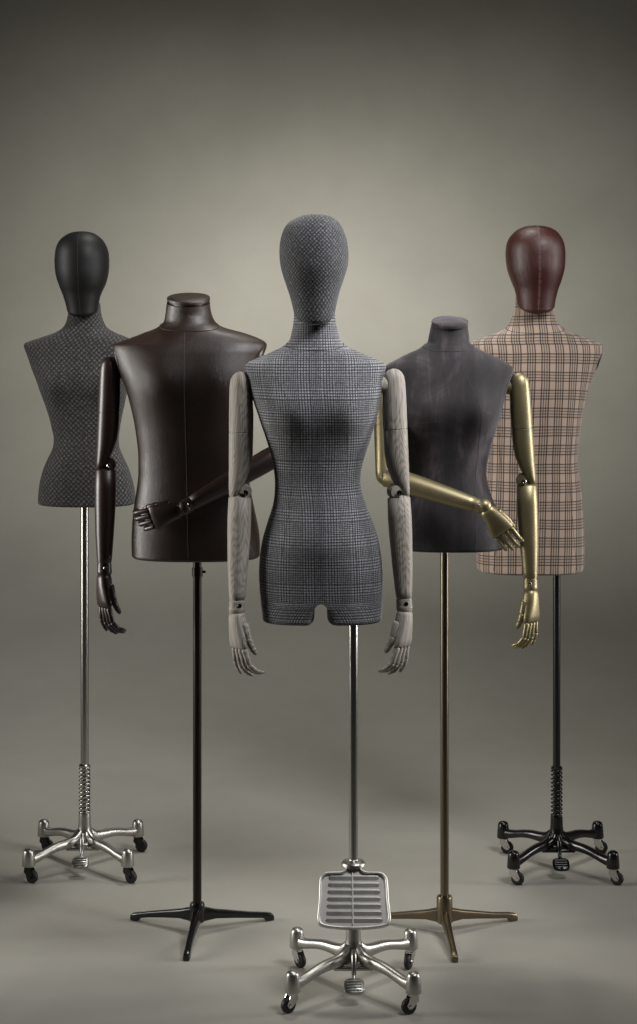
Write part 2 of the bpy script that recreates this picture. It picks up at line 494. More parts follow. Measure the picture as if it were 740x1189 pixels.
def finger_mesh(base, D, Pn, T, L, r, curls):
    """three tapering jointed segments curling from D towards the palm normal Pn"""
    mb = MB(); p = Vector(base); ang = 0; frac = (.46, .30, .26)
    for k in range(3):
        ang += curls[k]; d = (D * cos(ang) + Pn * sin(ang)).normalized(); side = T; nn = d.cross(side).normalized()
        l = L * frac[k]; r0 = r * (1 - .13 * k); r1 = r * (1 - .13 * (k + 1)); rings = []
        prof = ((-.35, .45), (-.15, .85), (0.05, 1), (.5, .93), (.85, 1.0), (1.0, .82), (1.1, .45)) if k < 2 else ((-.35, .45), (-.15, .85), (.05, 1), (.5, .95), (.8, .86), (.96, .62), (1.04, .25))
        for (t, q) in prof:
            rr = lerp(r0, r1, max(0, min(1, t))) * q; tt = t * l if 0 <= t <= 1 else (t * r0 if t < 0 else l + (t - 1) * l)
            c = p + d * tt
            rings.append([c + (side * cos(2 * pi * i / 12) + nn * sin(2 * pi * i / 12)) * rr for i in range(12)])
        mb.loft(rings); p = p + d * l
    return mb

def hand(fm, W, D, Pn, T, mat, s=1.0, curls=None, thumb=(.55, .25), spread=0.05, palm_len=.085):
    """W wrist, D towards fingers, Pn palm normal, T towards the thumb"""
    D = Vector(D).normalized(); T = Vector(T); T = (T - D * T.dot(D)).normalized()
    n = D.cross(T).normalized(); Pn = n if n.dot(Vector(Pn)) > 0 else -n; W = Vector(W)
    mb = MB(); rings = []
    for t, a, b, o in ((0, .012, .011, 0), (.004, .0185, .0165, 0), (.012, .0215, .019, 0), (.03, .0245, .0195, .001), (.05, .029, .018, .001), (.068, .0325, .0155, 0), (palm_len - .004, .0335, .0125, 0), (palm_len, .031, .009, 0)):
        c = W + D * t * s + T * o * s
        r = []
        for i in range(28):
            th = 2 * pi * i / 28
            r.append(c + (T * spow(cos(th), .8) * a + Pn * spow(sin(th), .8) * b * (1 if sin(th) < 0 else .85)) * s)
        rings.append(r)
    mb.loft(rings); h = mb.build('hand', mat, fm.root)
    wr = MB(); wr.ball(W - D * .006 * s, .0195 * s, 20, axis=tuple(T)); wr.build('wrist_joint', mat, h)
    curls = curls or [(.12, .35, .35), (.25, .5, .45), (.35, .6, .5), (.5, .7, .5)]
    for k, (off, L, r) in enumerate(((.0235, .082, .0077), (.008, .091, .0080), (-.0075, .084, .0076), (-.0225, .067, .0067))):
        d = (D + T * spread * (1.5 - k)).normalized()
        tt = (T - d * T.dot(d)).normalized()
        finger_mesh(W + (D * (palm_len + .003) + T * off) * s, d, Pn, tt, L * s, r * s, curls[k]).build('finger', mat, h)
    d = (D * 1.0 + T * thumb[0] + Pn * thumb[1]).normalized(); side = d.cross(Pn).normalized()
    q = side.cross(d)
    if q.dot(Pn) < 0: q = -q
    finger_mesh(W + (D * .030 + T * .021 + Pn * .006) * s, d, (q * .6 - T * .4).normalized(), side, .078 * s, .0102 * s, (.0, .3, .3)).build('thumb', mat, h)
    return h

def screw(fm, parent, c, axis, r=.0075, dark=False):
    mb = MB(); a = Vector(axis).normalized()
    mb.lathe([(r * .98, -.003), (r, .0008), (r * .82, .0022), (r * .5, .0022), (r * .42, .0008), (r * .05, .0006)], c, a, 20)
    mb.build('screw', M['blackmetal'] if dark else M['screw'], parent)

def arm(fm, S, El, W, out, mat, s=1.0, hand_kw=None, screw_dir=None, dark_screw=False, joint_in=.03, bent=False):
    S, El, W, out = Vector(S), Vector(El), Vector(W), Vector(out)
    Lu = (El - S).length; D = (El - S).normalized()
    k = s
    st = [(0.0, .003, .004, .004, .004), (.003, .012, .012, .014, .014), (.009, .020, .019, .021, .021), (.019, .0255, .0245, .0255, .0255), (.034, .0275, .0265, .028, .028), (.07, .0285, .027, .030, .030),
          (.10, .0305, .027, .031, .031), (.143, .0305, .0268, .031, .031), (.1436, .0295, .0258, .030, .030), (.1456, .0295, .0258, .030, .030), (.1462, .0303, .0267, .031, .031),
          (Lu - .105, .030, .0265, .030, .030), (Lu - .075, .026, .0262, .029, .029), (Lu - .045, .016, .026, .026, .026), (Lu - .02, .004, .0258, .022, .022), (Lu - .004, -.006, .0250, .016, .016), (Lu + .002, -.010, .022, .009, .009)]
    if bent:
        st = st[:-6] + [(Lu - .105, .030, .0265, .030, .030), (Lu - .06, .029, .0262, .029, .029), (Lu - .03, .028, .026, .027, .027), (Lu - .008, .026, .026, .025, .025), (Lu + .010, .020, .022, .022, .022), (Lu + .02, .009, .011, .012, .012)]
    st = [(t, a * k, b * k, c * k, d * k) for t, a, b, c, d in st]
    mb = MB(); D, O, Fr = path_loft(mb, S, El, out, st); ua = mb.build('upper_arm', mat, fm.root, 55)
    jb = MB(); jc = S + D * .038 * k - O * .022 * k
    jb.lathe([(.001, -.024), (.014, -.022), (.0195, -.012), (.020, .004), (.016, .018), (.010, joint_in), (.001, joint_in + .001)], jc, -O, 20); jb.build('shoulder_joint', mat, ua)
    # forearm
    Lf = (W - El).length; Df = (W - El).normalized(); Of = (out - Df * out.dot(Df)).normalized()
    st = [(-.004, .010, .016, .014, .014), (.0, .0235, .0245, .0225, .0225), (.003, .0275, .0265, .027, .027), (.05, .0285, .0275, .029, .029), (.09, .0275, .0270, .0285, .0285), (Lf * .62, .0235, .0245, .025, .025),
          (Lf * .85, .0195, .0205, .0205, .0205), (Lf - .024, .0178, .0188, .0185, .0185), (Lf - .0234, .0165, .0175, .0175, .0175), (Lf - .021, .0165, .0175, .0175, .0175), (Lf - .0204, .0182, .0192, .019, .019), (Lf - .006, .0182, .0192, .019, .019), (Lf - .003, .013, .014, .014, .014)]
    mb = MB(); st = [(t, a * k, b * k, c * k, d * k) for t, a, b, c, d in st]
    path_loft(mb, El, W, out, st); fa = mb.build('forearm', mat, fm.root, 55)
    kb = MB()
    if bent: kb.lathe([(.001, -.020), (.017, -.0185), (.021, -.008), (.021, .008), (.017, .0185), (.001, .020)], El, Fr, 24)
    else: kb.lathe([(.001, -.019), (.014, -.0175), (.0175, -.009), (.0175, .009), (.014, .0175), (.001, .019)], El - D * .014 * k - O * .010 * k, Fr, 24)
    kb.build('elbow_joint', mat, fa)
    sd = Vector(screw_dir or (0, -1, 0)).normalized()
    ec = (El + Fr * .0205) if bent else (El - D * .012 * k - O * .006 * k + Fr * .0265 * k)
    screw(fm, fa, ec, Fr if not bent else Fr, .0068, dark_screw)
    screw(fm, fa, W - Df * .012 * k + Fr * .0185 * k, Fr, .0055, dark_screw)
    h = hand(fm, W + Df * .004, s=k, mat=mat, **hand_kw)
    return ua, fa, h

# ------------------------------------------------------------------ stands
def pole(fm, z0, z1, r, mat, x=0.0, collar=None):
    mb = MB(); mb.lathe([(r, z0), (r, z1)], (x, 0, 0), n=32); o = mb.build('pole', mat, fm.root)
    if collar:
        c = MB(); c.lathe([(r * .9, collar - .012), (r * 1.25, collar - .011), (r * 1.25, collar + .011), (r * .9, collar + .012)], (x, 0, 0)); c.build('collar', mat, o)
        t = MB(); t.lathe([(.001, 0), (.0035, .001), (.0035, .008), (.001, .009)], (x + r * 1.2, 0, collar), (1, 0, 0), 12); t.build('set_screw', mat, o)
    return o

def spring(fm, z0, z1, mat, R=.0150, wire=.0024, turns=12):
    mb = MB(); n = turns * 20
    mb.tube([(R * cos(2 * pi * k / 20), R * sin(2 * pi * k / 20), lerp(z0, z1, k / n)) for k in range(n + 1)], wire, 8)
    o = mb.build('spring', mat, fm.root)
    c = MB(); c.lathe([(.011, z1 - .001), (.0165, z1), (.0165, z1 + .005), (.012, z1 + .009), (.0105, z1 + .009)]); c.build('collar', mat, o)

def caster(fm, x, y, ang, mat_fork, mat_wheel):
    R = .0185; a = Vector((cos(ang), sin(ang), 0)); b = Vector((-sin(ang), cos(ang), 0)); off = .012
    root = MB(); c = Vector((x, y, 0)); ax = c + a * off
    # fork: swivel plate, hood and two cheek plates
    root.lathe([(.0085, .052), (.0085, .046), (.0125, .045), (.0125, .041), (.009, .0395)], (x, y, 0), n=20)
    for sg in (-1, 1):
        pts = [c - a * .009 + Vector((0, 0, .041)), c + a * .012 + Vector((0, 0, .041)), ax + a * .009 + Vector((0, 0, .022)), ax + a * .004 + Vector((0, 0, .0135)), ax - a * .005 + Vector((0, 0, .0145)), c - a * .010 + Vector((0, 0, .030))]
        m = len(pts); i0 = len(root.v)
        for s2 in (.0078, .0095):
            for p in pts: root.v.append(tuple(p + b * sg * s2))
        root.face(list(range(i0, i0 + m))); root.face(list(range(i0 + 2 * m - 1, i0 + m - 1, -1)))
        for k in range(m): root.face([i0 + k, i0 + (k + 1) % m, i0 + m + (k + 1) % m, i0 + m + k])
        root.lathe([(.0045, .0094), (.0045, .0115), (.001, .012)], ax + Vector((0, 0, R)), b * sg, 14)
    root.tube([c - b * .0085 + Vector((0, 0, .040)), c + b * .0085 + Vector((0, 0, .040))], .0045, 10)
    f = root.build('caster', mat_fork, fm.root, 35)
    w = MB(); w.lathe([(.006, -.0068), (.0155, -.0066), (.0178, -.0052), (R, -.003), (R, .003), (.0178, .0052), (.0155, .0066), (.006, .0068)], ax + Vector((0, 0, R)), b, 32)
    w.build('wheel', mat_wheel, f)

def caster_base(fm, mat, fork, top=.152, rot=0.0, casters=(2.6, .4, .5, .2), pedal=True, pedal_mat=None):
    hb = MB(); hb.lathe([(.001, .055), (.017, .055), (.024, .066), (.027, .078), (.0235, .098), (.0195, .112), (.018, .125), (.0175, top - .006), (.0165, top), (.001, top)], n=40)
    hub = hb.build('hub', mat, fm.root)
    R = .198
    for k, a0 in enumerate((-135, -45, 45, 135)):
        a = radians(a0) + rot; d = Vector((cos(a), sin(a), 0)); t = Vector((-sin(a), cos(a), 0)); mb = MB(); rings = []
        for r, z, hh, hw in catmull([(.004, .088, .030, .010), (.022, .084, .024, .0125), (.040, .080, .0165, .0125), (.065, .0795, .0125, .012), (.095, .079, .0112, .012), (.125, .0745, .0105, .0115), (.155, .067, .0108, .0112), (.180, .0625, .012, .0115), (.194, .0625, .013, .011)], 4):
            ring = []
            for i in range(20):
                th = 2 * pi * i / 20 - pi / 2; cz = spow(sin(th), .62); cxx = spow(cos(th), .62)
                wdt = hw * (1 - .22 * max(0, cz) ** 2)
                ring.append(d * r + t * (cxx * wdt) + Vector((0, 0, z + cz * hh * 1.08)))
            rings.append(ring)
        mb.loft(rings)
        leg = mb.build('base_leg', mat, fm.root, 60)
        c = MB(); c.lathe([(.006, .0465), (.0182, .0470), (.0188, .050), (.0172, .070), (.0155, .086), (.0135, .0910), (.0090, .0945), (.001, .0955)], tuple(d * R), n=28)
        c.build('caster_socket', mat, leg)
        caster(fm, d.x * R, d.y * R, casters[k], fork, M['rubber'])
    if pedal:
        pm = pedal_mat or mat
        p = MB(); p.box((0, -.042, .064), (.096, .010, .009)); p.box((0, -.030, .072), (.030, .03, .014))
        p.tube([(0, -.030, .100), (0, -.046, .104), (0, -.056, .094), (0, -.060, .078), (0, -.066, .058), (0, -.078, .050)], [.0055, .0065, .0065, .006, .0055, .005], 12)
        pr = p.build('pedal', pm, fm.root)
        q = MB(); R3 = Matrix.Rotation(radians(32), 3, 'X')
        rings = []
        for z, ins in ((-.005, .003), (-.003, 0), (.003, 0), (.005, .002)):
            rings.append([Vector((0, -.094, .041)) + R3 @ Vector(((.024 - ins) * spow(cos(2 * pi * i / 28 - pi / 2), .6), (.021 - ins) * spow(sin(2 * pi * i / 28 - pi / 2), .6), z)) for i in range(28)])
        q.loft(rings)
        for k in range(4):
            c = Vector((0, -.094, .041)) + R3 @ Vector((0, -.0125 + k * .008, .0055)); q.tube([c - Vector((.017, 0, 0)), c + Vector((.017, 0, 0))], .0019, 8)
        q.build('foot_pad', pm, pr)
    return hub

def tripod_base(fm, mat, hub_top, hub_r, spots):
    """spots: local (x, y) of each foot"""
    hb = MB(); hb.lathe([(.001, .028), (hub_r * .8, .028), (hub_r * 1.05, .032), (hub_r * 1.02, .055), (hub_r, hub_top - .004), (hub_r * .92, hub_top), (.001, hub_top)], n=36)
    hb.build('hub', mat, fm.root)
    for (fx, fy) in spots:
        R = sqrt(fx * fx + fy * fy); d = Vector((fx / R, fy / R, 0)); t = Vector((-d.y, d.x, 0)); mb = MB(); rings = []
        for r, zt, zb, hw in ((.004, .066, .028, .012), (.022, .064, .030, .0125), (.05, .0545, .0315, .0108), (.10, .0430, .0245, .0088), (.15, .0315, .0165, .0082), (R - .026, .0245, .0105, .0085), (R - .018, .0232, .0005, .0090), (R - .002, .0190, .0003, .0088), (R + .003, .0150, .0012, .0080)):
            zc = (zt + zb) / 2; hh = (zt - zb) / 2; ring = []
            for i in range(20):
                th = 2 * pi * i / 20 - pi / 2; cz = spow(sin(th), .35); cxx = spow(cos(th), .35)
                ring.append(d * r + t * (cxx * hw * (1 - .18 * max(0, cz))) + Vector((0, 0, zc + cz * hh)))
            rings.append(ring)
        mb.loft(rings); mb.build('base_leg', mat, fm.root, 40)

def neck_cap(fm, px, py_top, w_px, mat, tilt, y0, dpt, thick=.014, proud=1.0):
    c = fm.L(px, py_top); w = w_px / 2 / F * fm.d; mb = MB(); rings = []
    for k, z in ((.84, -thick - .004), (.84, -thick + .0045), (proud * .985, -thick + .0048), (proud, -.004), (proud * .992, -.0010), (proud * .975, -.0001), (proud * .5, .0006)):
        rings.append([Vector((c.x + w * k * cos(2 * pi * i / 48 - pi / 2), y0 + dpt * k * sin(2 * pi * i / 48 - pi / 2), c.z + z + tilt * dpt * k * sin(2 * pi * i / 48 - pi / 2))) for i in range(48)])
    mb.loft(rings); return mb.build('neck_cap', mat, fm.root, 40)

def neck_seam(fm, ring_at, rows, y_px, dip, mat, parent, r=.0009):
    """collar seam that dips at the front of the neck"""
    z0 = fm.zp(y_px); pts = []
    zs = [(q[2], q[0], q[1]) for q in rows]
    N = 96
    def ring(z):
        for a, b in zip(zs, zs[1:]):
            if a[0] >= z >= b[0]:
                t = (a[0] - z) / max(1e-9, (a[0] - b[0])); return ring_at(lerp(a[1], b[1], t), lerp(a[2], b[2], t), z)
    for i in range(0, N, 2):
        fr = sin(2 * pi * i / N - pi / 2); z = z0 + dip * min(0, fr) ; p = ring(z)[i]
        c = ring(z)[0][0]; v = Vector((p[0] - c, p[1], 0)).normalized() * .0003
        pts.append((p[0] + v.x, p[1] + v.y, p[2]))
    mb = MB(); mb.tube(pts, r, 6, True); return mb.build('neck_seam', mat, parent)

# ================================================================== CENTRE: grey glen check female form
A = Form(410.5, 4.268, 'grey glen check female mannequin with woven head, grey wooden arms and ribbed silver foot plate')
outl = [(355, 341.5, 389), (372, 341, 390), (384, 339, 392.5), (396, 335.5, 396.5), (402, 329, 403), (409.5, 314, 419), (416, 299, 434), (421, 288, 445), (424.5, 285, 448.2), (430, 285.2, 447.8), (439, 287.5, 446), (458, 292, 443.4), (476, 298, 440), (500, 306, 433), (512, 310, 429.5), (532, 315.8, 423), (551, 318.7, 418.8), (564, 319.4, 419), (584, 317.5, 424.5), (610, 309.5, 434.5), (629, 304.3, 440), (655, 301, 444), (680, 301, 444.8), (700, 302.5, 444.5), (717, 304.5, 443.5)]
dep = [(355, .052, .056, 2.0, .01), (384, .056, .060, 2.0, .012), (400, .064, .072, 2.1, .012), (415, .074, .083, 2.3, .010), (440, .083, .090, 2.6, .004), (475, .088, .088, 2.6, 0), (520, .080, .078, 2.3, 0), (560, .074, .074, 2.15, 0), (600, .086, .092, 2.2, .004), (650, .094, .108, 2.35, .006), (717, .088, .096, 2.5, .006)]
zA = A.zp
bx = A.L(371, 475).x
bumps = [(bx - .068, zA(474), .056, .058, .021, -1), (bx + .068, zA(474), .056, .058, .021, -1), (bx, zA(470), .12, .09, .010, -1), (bx, zA(625), .075, .055, .012, -1),
         (bx - .075, zA(655), .07, .07, .022, 1), (bx + .075, zA(655), .07, .07, .022, 1)]
lx = A.L(372.7, 700).x
tA, rA, fA = torso(A, outl, dep, bumps, M['glen'], legs=(zA(694.5), lx, .0135))
neck_seam(A, fA, rA, 398, .016, M['darkthread'], tA)
mb = MB(); mb.tube(surface_line(rA, fA, lambda z, cx: cx, zA(405), zA(688), .0001), .0006, 6); mb.build('front_seam', M['darkthread'], tA)
head(A, [(248.9, 364, 368), (250, 353, 379), (254, 342, 388.5), (261, 333, 395.5), (271, 327.8, 400.5), (283, 325.2, 403.7), (294.5, 324.6, 404.8), (308, 325.8, 404), (320, 328.8, 400.8), (334, 333.5, 396), (346, 337.5, 392.5), (357, 340.5, 390), (364, 342, 388.5)], M['basket'], seam='plain', seam_mat=M['darkthread'])
for sg, S, El, W in ((-1, (280, 431.5), (278.5, 577), (275.5, 708)), (1, (457, 428), (463.5, 577), (469.5, 706))):
    y0 = -.005
    arm(A, A.L(*S, y0), A.L(*El, y0 - .005), A.L(*W, y0 - .03), (sg, .25 if sg > 0 else -.35, 0), M['ash'], 1.0,
        dict(D=(-sg * .06, -.05, -1), Pn=(-sg * .85, .5, 0), T=(-sg * .55, -.85, 0), curls=[(.25, .55, .5), (.2, .75, .35), (.15, .5, .4), (.05, .3, .25)], thumb=(.22, .12), spread=.05), dark_screw=True)
pole(A, .15, zA(716), .0110, M['chromepole'])
cb = MB(); cb.lathe([(.012, .290), (.024, .291), (.0290, .295), (.0290, .301), (.025, .306), (.014, .308), (.011, .308)]); cb.build('collar', M['alu'], A.root)
caster_base(A, M['alu'], M['chrome'], .156, radians(-1.5), (-2.5, -2.7, -2.0, -.9))
mb = MB(); mb.lathe([(.0172, .150), (.0172, .262), (.0150, .268), (.0112, .269)]); mb.build('sleeve', M['alu'], A.root)
def foot_plate(fm):
    R3 = Matrix.Rotation(radians(-33), 3, 'X'); o0 = Vector((0, -.013, .300))
    def P(u, v, w): return o0 + R3 @ Vector((u, -w, -v))
    half = catmull([(0.0, .000), (.014, .001), (.019, .010), (.030, .0155), (.052, .0165), (.070, .0185), (.0795, .029), (.082, .048), (.083, .080), (.0855, .108), (.0865, .128), (.0825, .1385), (.070, .1435), (.040, .1475), (0, .149)], 4)
    ring = half + [[-u, v] for u, v in reversed(half[1:-1])]
    mb = MB(); n = len(ring); cen = (0, .080); rings = []
    for k, w in ((.985, -.007), (1.0, -.005), (1.0, .004), (.985, .0075), (.955, .0085), (.93, .0075), (.915, .0035), (.905, .001)):
        rings.append([P(cen[0] + (u - cen[0]) * k, cen[1] + (v - cen[1]) * k, w) for u, v in ring])
    mb.loft(rings, None); pl = mb.build('foot_plate', M['plate'], fm.root, 60)
    for i in range(7):
        v = .031 + i * .0163; hw = .060 + i * .0012
        r = MB(); secs = []
        for t, q in ((-1, .05), (-.985, .5), (-.95, .85), (-.9, 1), (0, 1), (.9, 1), (.95, .85), (.985, .5), (1, .05)):
            secs.append([P(t * hw, v + b * q, .0012 + c * q * .42) for b, c in ((.0052, -.001), (.0050, .0005), (.0015, .0022), (-.0025, .0042), (-.0046, .0052), (-.0056, .0045), (-.0058, .002), (-.0058, -.001))])
        r.loft(secs); r.build('rib', M['plate'], pl, 40)
    r = MB(); r.tube([P(-.003, .012, .0025), P(-.003, .138, .0035)], .0016, 8); r.build('centre_ridge', M['plate'], pl)
    r = MB(); r.tube([P(0, .006, .002), P(0, -.004, -.004), Vector((0, -.004, .305))], [.012, .012, .010], 14); r.build('bracket', M['alu'], pl)
foot_plate(A)

# ================================================================== LEFT MIDDLE: dark brown leather male form
B = Form(229.2, 4.641, 'headless dark brown leather male torso with dark wooden arms on a black three-legged stand')
outl = [(351.5, 193.5, 243.8), (356, 192.8, 243.9), (366, 191.5, 246), (373, 190, 249.5), (376.5, 187, 252.5), (381, 181, 262), (386, 168, 281), (391.5, 154, 297), (396.5, 140, 307), (399.8, 132, 309.8), (404, 131.3, 309.4), (413, 133.5, 306), (429, 138.5, 301.5), (444.5, 144.5, 297), (460, 149.5, 293.5), (475, 153.3, 291), (491, 156.6, 289), (507, 159, 287.7), (525, 161, 287.2), (540, 161.2, 288), (553, 161, 289), (569, 159, 291), (584, 156.6, 294), (600, 154.6, 297.5), (615, 153.6, 300.5), (631, 153.2, 302), (644, 153.6, 302)]
dep = [(351.5, .060, .062, 2.0, .012), (366, .062, .066, 2.0, .014), (378, .070, .078, 2.1, .014), (392, .086, .095, 2.3, .008), (410, .100, .104, 2.55, .002), (450, .118, .108, 2.6, 0), (500, .112, .100, 2.5, 0), (550, .102, .096, 2.45, 0), (600, .106, .106, 2.5, .002), (644, .106, .108, 2.6, .004)]
cxB = B.L(224, 450).x
bumps = [(cxB - .075, B.zp(440), .065, .065, .012, -1), (cxB + .075, B.zp(440), .065, .065, .012, -1)]
tB, rB, fB = torso(B, outl, dep, bumps, M['leather'], tilt=.20, neck=(B.zp(351.5), B.zp(372)))
cap = neck_cap(B, 218.7, 345, 51, M['leather'], .20, .012, .062, .014, .985)
neck_seam(B, fB, rB, 376, .018, M['recess'], tB, .0012)
mb = MB(); xc = B.L(217, 450).x; xe = B.L(222, 575).x
mb.tube(surface_line(rB, fB, lambda z, cx: lerp(xc, xe, (B.zp(384) - z) / (B.zp(640) - B.zp(384)) * -1 if False else min(1, max(0, (B.zp(384) - z) / (B.zp(384) - B.zp(640))))), B.zp(384), B.zp(646), .0001), .00045, 6); mb.build('front_seam', M['thread'], tB)
# armhole plates
def armhole(fm, ring_at, rows, side, y0, y1, mat, parent, drop=.0):
    """flat oval plate set into the arm opening, seen end on"""
    zt, zb = fm.zp(y0), fm.zp(y1)
    def edge(z):
        for a, b in zip(rows, rows[1:]):
            if a[2] >= z >= b[2]:
                t = (a[2] - z) / max(1e-9, a[2] - b[2]); return lerp(a[0], b[0], t) + side * lerp(a[1], b[1], t)
    e0 = edge(zt - .004); e1 = edge(zb); C = Vector(((e0 + e1) / 2, 0, (zt + zb) / 2)); up = Vector((e0 - e1, 0, zt - zb)); h = up.length / 2; up.normalize()
    nrm = Vector((side * up.z, 0, -side * up.x)); mb = MB(); rings = []
    for k, w in ((1, -.020), (1, -.004), (.97, -.002), (.9, -.0012), (.5, -.001)):
        rings.append([C + nrm * w + (Vector((0, 1, 0)) * (cos(2 * pi * i / 40) * .048 * k)) + up * (sin(2 * pi * i / 40) * h * k) for i in range(40)])
    mb.loft(rings); return mb.build('armhole_plate', mat, parent)
armhole(B, fB, rB, 1, 400, 440, M['leather'], tB); armhole(B, fB, rB, -1, 400, 440, M['leather'], tB)
y0 = -.01
arm(B, B.L(128.5, 414, y0), B.L(122.5, 545, y0), B.L(121.5, 664, y0 - .02), (-1, -.25, 0), M['darkwood'], 1.0,
    dict(D=(.02, -.05, -1), Pn=(.85, .5, 0), T=(.55, -.85, 0), curls=[(.2, .6, .5), (.2, .6, .5), (.15, .45, .4), (.05, .3, .25)], thumb=(.22, .12)))
arm(B, B.L(309, 419, -.005), B.L(331, 523, -.085), B.L(213.5, 589.5, -.165), (1, -.1, .2), M['darkwood'], .97,
    dict(D=(-1, .06, -.34), Pn=(0, 1, 0), T=(-.3, -.1, 1), curls=[(.35, .9, .7), (.4, .9, .7), (.45, .9, .7), (.5, .9, .7)], thumb=(.2, .1), spread=.03, palm_len=.082), bent=True)
pole(B, .06, B.zp(640), .0112, M['darkpole'], collar=B.zp(664))
hB = tripod_base(B, M['blackmetal'], .078, .0195, [(-.178, .096), (.192, .096), (-.014, -.196)])

# ================================================================== RIGHT MIDDLE: grey suede female form
C = Form(516.3, 4.635, 'headless dark grey suede female torso with matt gold arms on a brass three-legged stand')
outl = [(377, 501.5, 543.8), (383, 500, 544.3), (390, 498.5, 545.3), (398, 496.5, 546.5), (401, 492.5, 549.5), (405.5, 486, 556.5), (412, 471.5, 571), (418, 460, 583), (423.5, 450, 592.5), (426.8, 446.3, 596.3), (432, 446, 595.8), (441, 448, 592.3), (454, 452, 588), (469, 456, 584.4), (484, 460, 580.5), (499, 464.5, 576), (513.5, 468, 571.6), (528, 471, 568), (540, 473, 565.6), (552, 473.8, 565), (564, 472.5, 567), (576, 469.5, 571), (588, 466, 576), (600, 463, 580), (612, 461, 583.5), (624, 460, 586), (634, 460, 586.5)]
dep = [(377, .050, .054, 2.0, .012), (395, .054, .060, 2.0, .013), (403, .060, .070, 2.1, .012), (418, .074, .084, 2.35, .008), (440, .084, .092, 2.6, .003), (480, .090, .088, 2.55, 0), (520, .082, .080, 2.35, 0), (550, .077, .077, 2.2, 0), (590, .088, .096, 2.3, .004), (634, .094, .108, 2.45, .006)]
cxC = C.L(520, 480).x
bumps = [(cxC - .070, C.zp(474), .058, .058, .026, -1), (cxC + .070, C.zp(474), .058, .058, .026, -1), (cxC, C.zp(470), .12, .08, .008, -1)]
tC, rC, fC = torso(C, outl, dep, bumps, M['suede'], tilt=.22, neck=(C.zp(377), C.zp(398)))
neck_cap(C, 523, 372.5, 41.5, M['suede'], .22, .012, .055, .013, 1.035)
neck_seam(C, fC, rC, 400, .016, M['darkthread'], tC, .0011)
for sx_ in (-1, 1):
    mb = MB(); mb.tube(surface_line(rC, fC, lambda z, cx: cxC + sx_ * (.028 + .05 * smooth((C.zp(410) - z) / .16) - .012 * smooth((C.zp(480) - z) / .2)), C.zp(412), C.zp(636), .0000), .00055, 6)
    mb.build('princess_seam', M['darkthread'], tC)
y0 = -.01
arm(C, C.L(602.5, 432.5, y0), C.L(612, 563, y0), C.L(616, 682, y0 - .02), (1, -.15, 0), M['gold'], .98,
    dict(D=(.02, -.05, -1), Pn=(-.8, .55, 0), T=(-.6, -.8, 0), curls=[(.2, .6, .5), (.2, .6, .5), (.15, .45, .4), (.05, .3, .25)], thumb=(.22, .12)))
arm(C, C.L(444, 434, -.005), C.L(447.5, 553, -.10), C.L(562, 589, -.165), (-1, -.1, -.1), M['gold'], .95,
    dict(D=(.58, .12, -.80), Pn=(0, 1, 0), T=(.8, -.1, .55), curls=[(.25, .6, .5), (.25, .6, .5), (.25, .5, .45), (.25, .45, .4)], thumb=(.2, .15), spread=.02, palm_len=.082), bent=True)
pole(C, .06, C.zp(632), .0110, M['brasspole'])
tripod_base(C, M['bronze'], .098, .0205, [(-.200, .098), (.195, .100), (.012, -.200)])

# ================================================================== LEFT BACK: charcoal tweed female form
Dm = Form(98.5, 5.178, 'armless female mannequin in charcoal diamond tweed with black head on silver wheeled stand')
outl = [(352, 79.5, 116), (362, 78.8, 116.8), (372, 77, 119.3), (380, 73, 123.5), (385.5, 65, 131.5), (391, 50, 145), (395.5, 36, 155), (398.5, 29, 160), (401.5, 28, 160.5), (407, 29.8, 159.5), (415, 33, 157.5), (427, 37.2, 154), (441, 43, 150.5), (456, 48.2, 147.5), (470, 53.2, 144.6), (485, 57.8, 141.5), (500, 61.3, 139), (509, 62.9, 138), (520, 61.6, 138.8), (532, 56, 143.6), (544, 50.8, 149), (558, 46.9, 153.5), (573, 44.9, 156.5), (583, 44.5, 157.2)]
dep = [(352, .050, .054, 2.0, .010), (372, .054, .060, 2.0, .012), (382, .062, .072, 2.1, .012), (392, .074, .084, 2.35, .008), (412, .084, .090, 2.6, .003), (445, .090, .088, 2.6, 0), (480, .080, .078, 2.35, 0), (508, .074, .074, 2.2, 0), (545, .088, .095, 2.3, .004), (583, .094, .108, 2.45, .006)]
cxD = Dm.L(96, 445).x
bumps = [(cxD - .070, Dm.zp(442), .055, .052, .026, -1), (cxD + .070, Dm.zp(442), .055, .052, .026, -1)]
tD, rD, fD = torso(Dm, outl, dep, bumps, M['tweed'])
head(Dm, [(268.6, 94, 97), (270, 84, 107), (273.5, 76.5, 113.8), (279, 70.2, 119.8), (287, 66.2, 124.3), (296, 64.6, 126.6), (305, 64.3, 127), (318, 65.7, 126.2), (330, 69.3, 123.3), (341, 73.8, 118.5), (352, 78, 115.8), (358, 79.4, 115.2)], M['satin'], seam='plain', seam_mat=M['recess'])
pole(Dm, .15, Dm.zp(580), .0118, M['steelpole'])
spring(Dm, .152, .290, M['steelpole'])
caster_base(Dm, M['alu'], M['blackmetal'], .156, 0, (-.5, -.6, -.35, -.3))

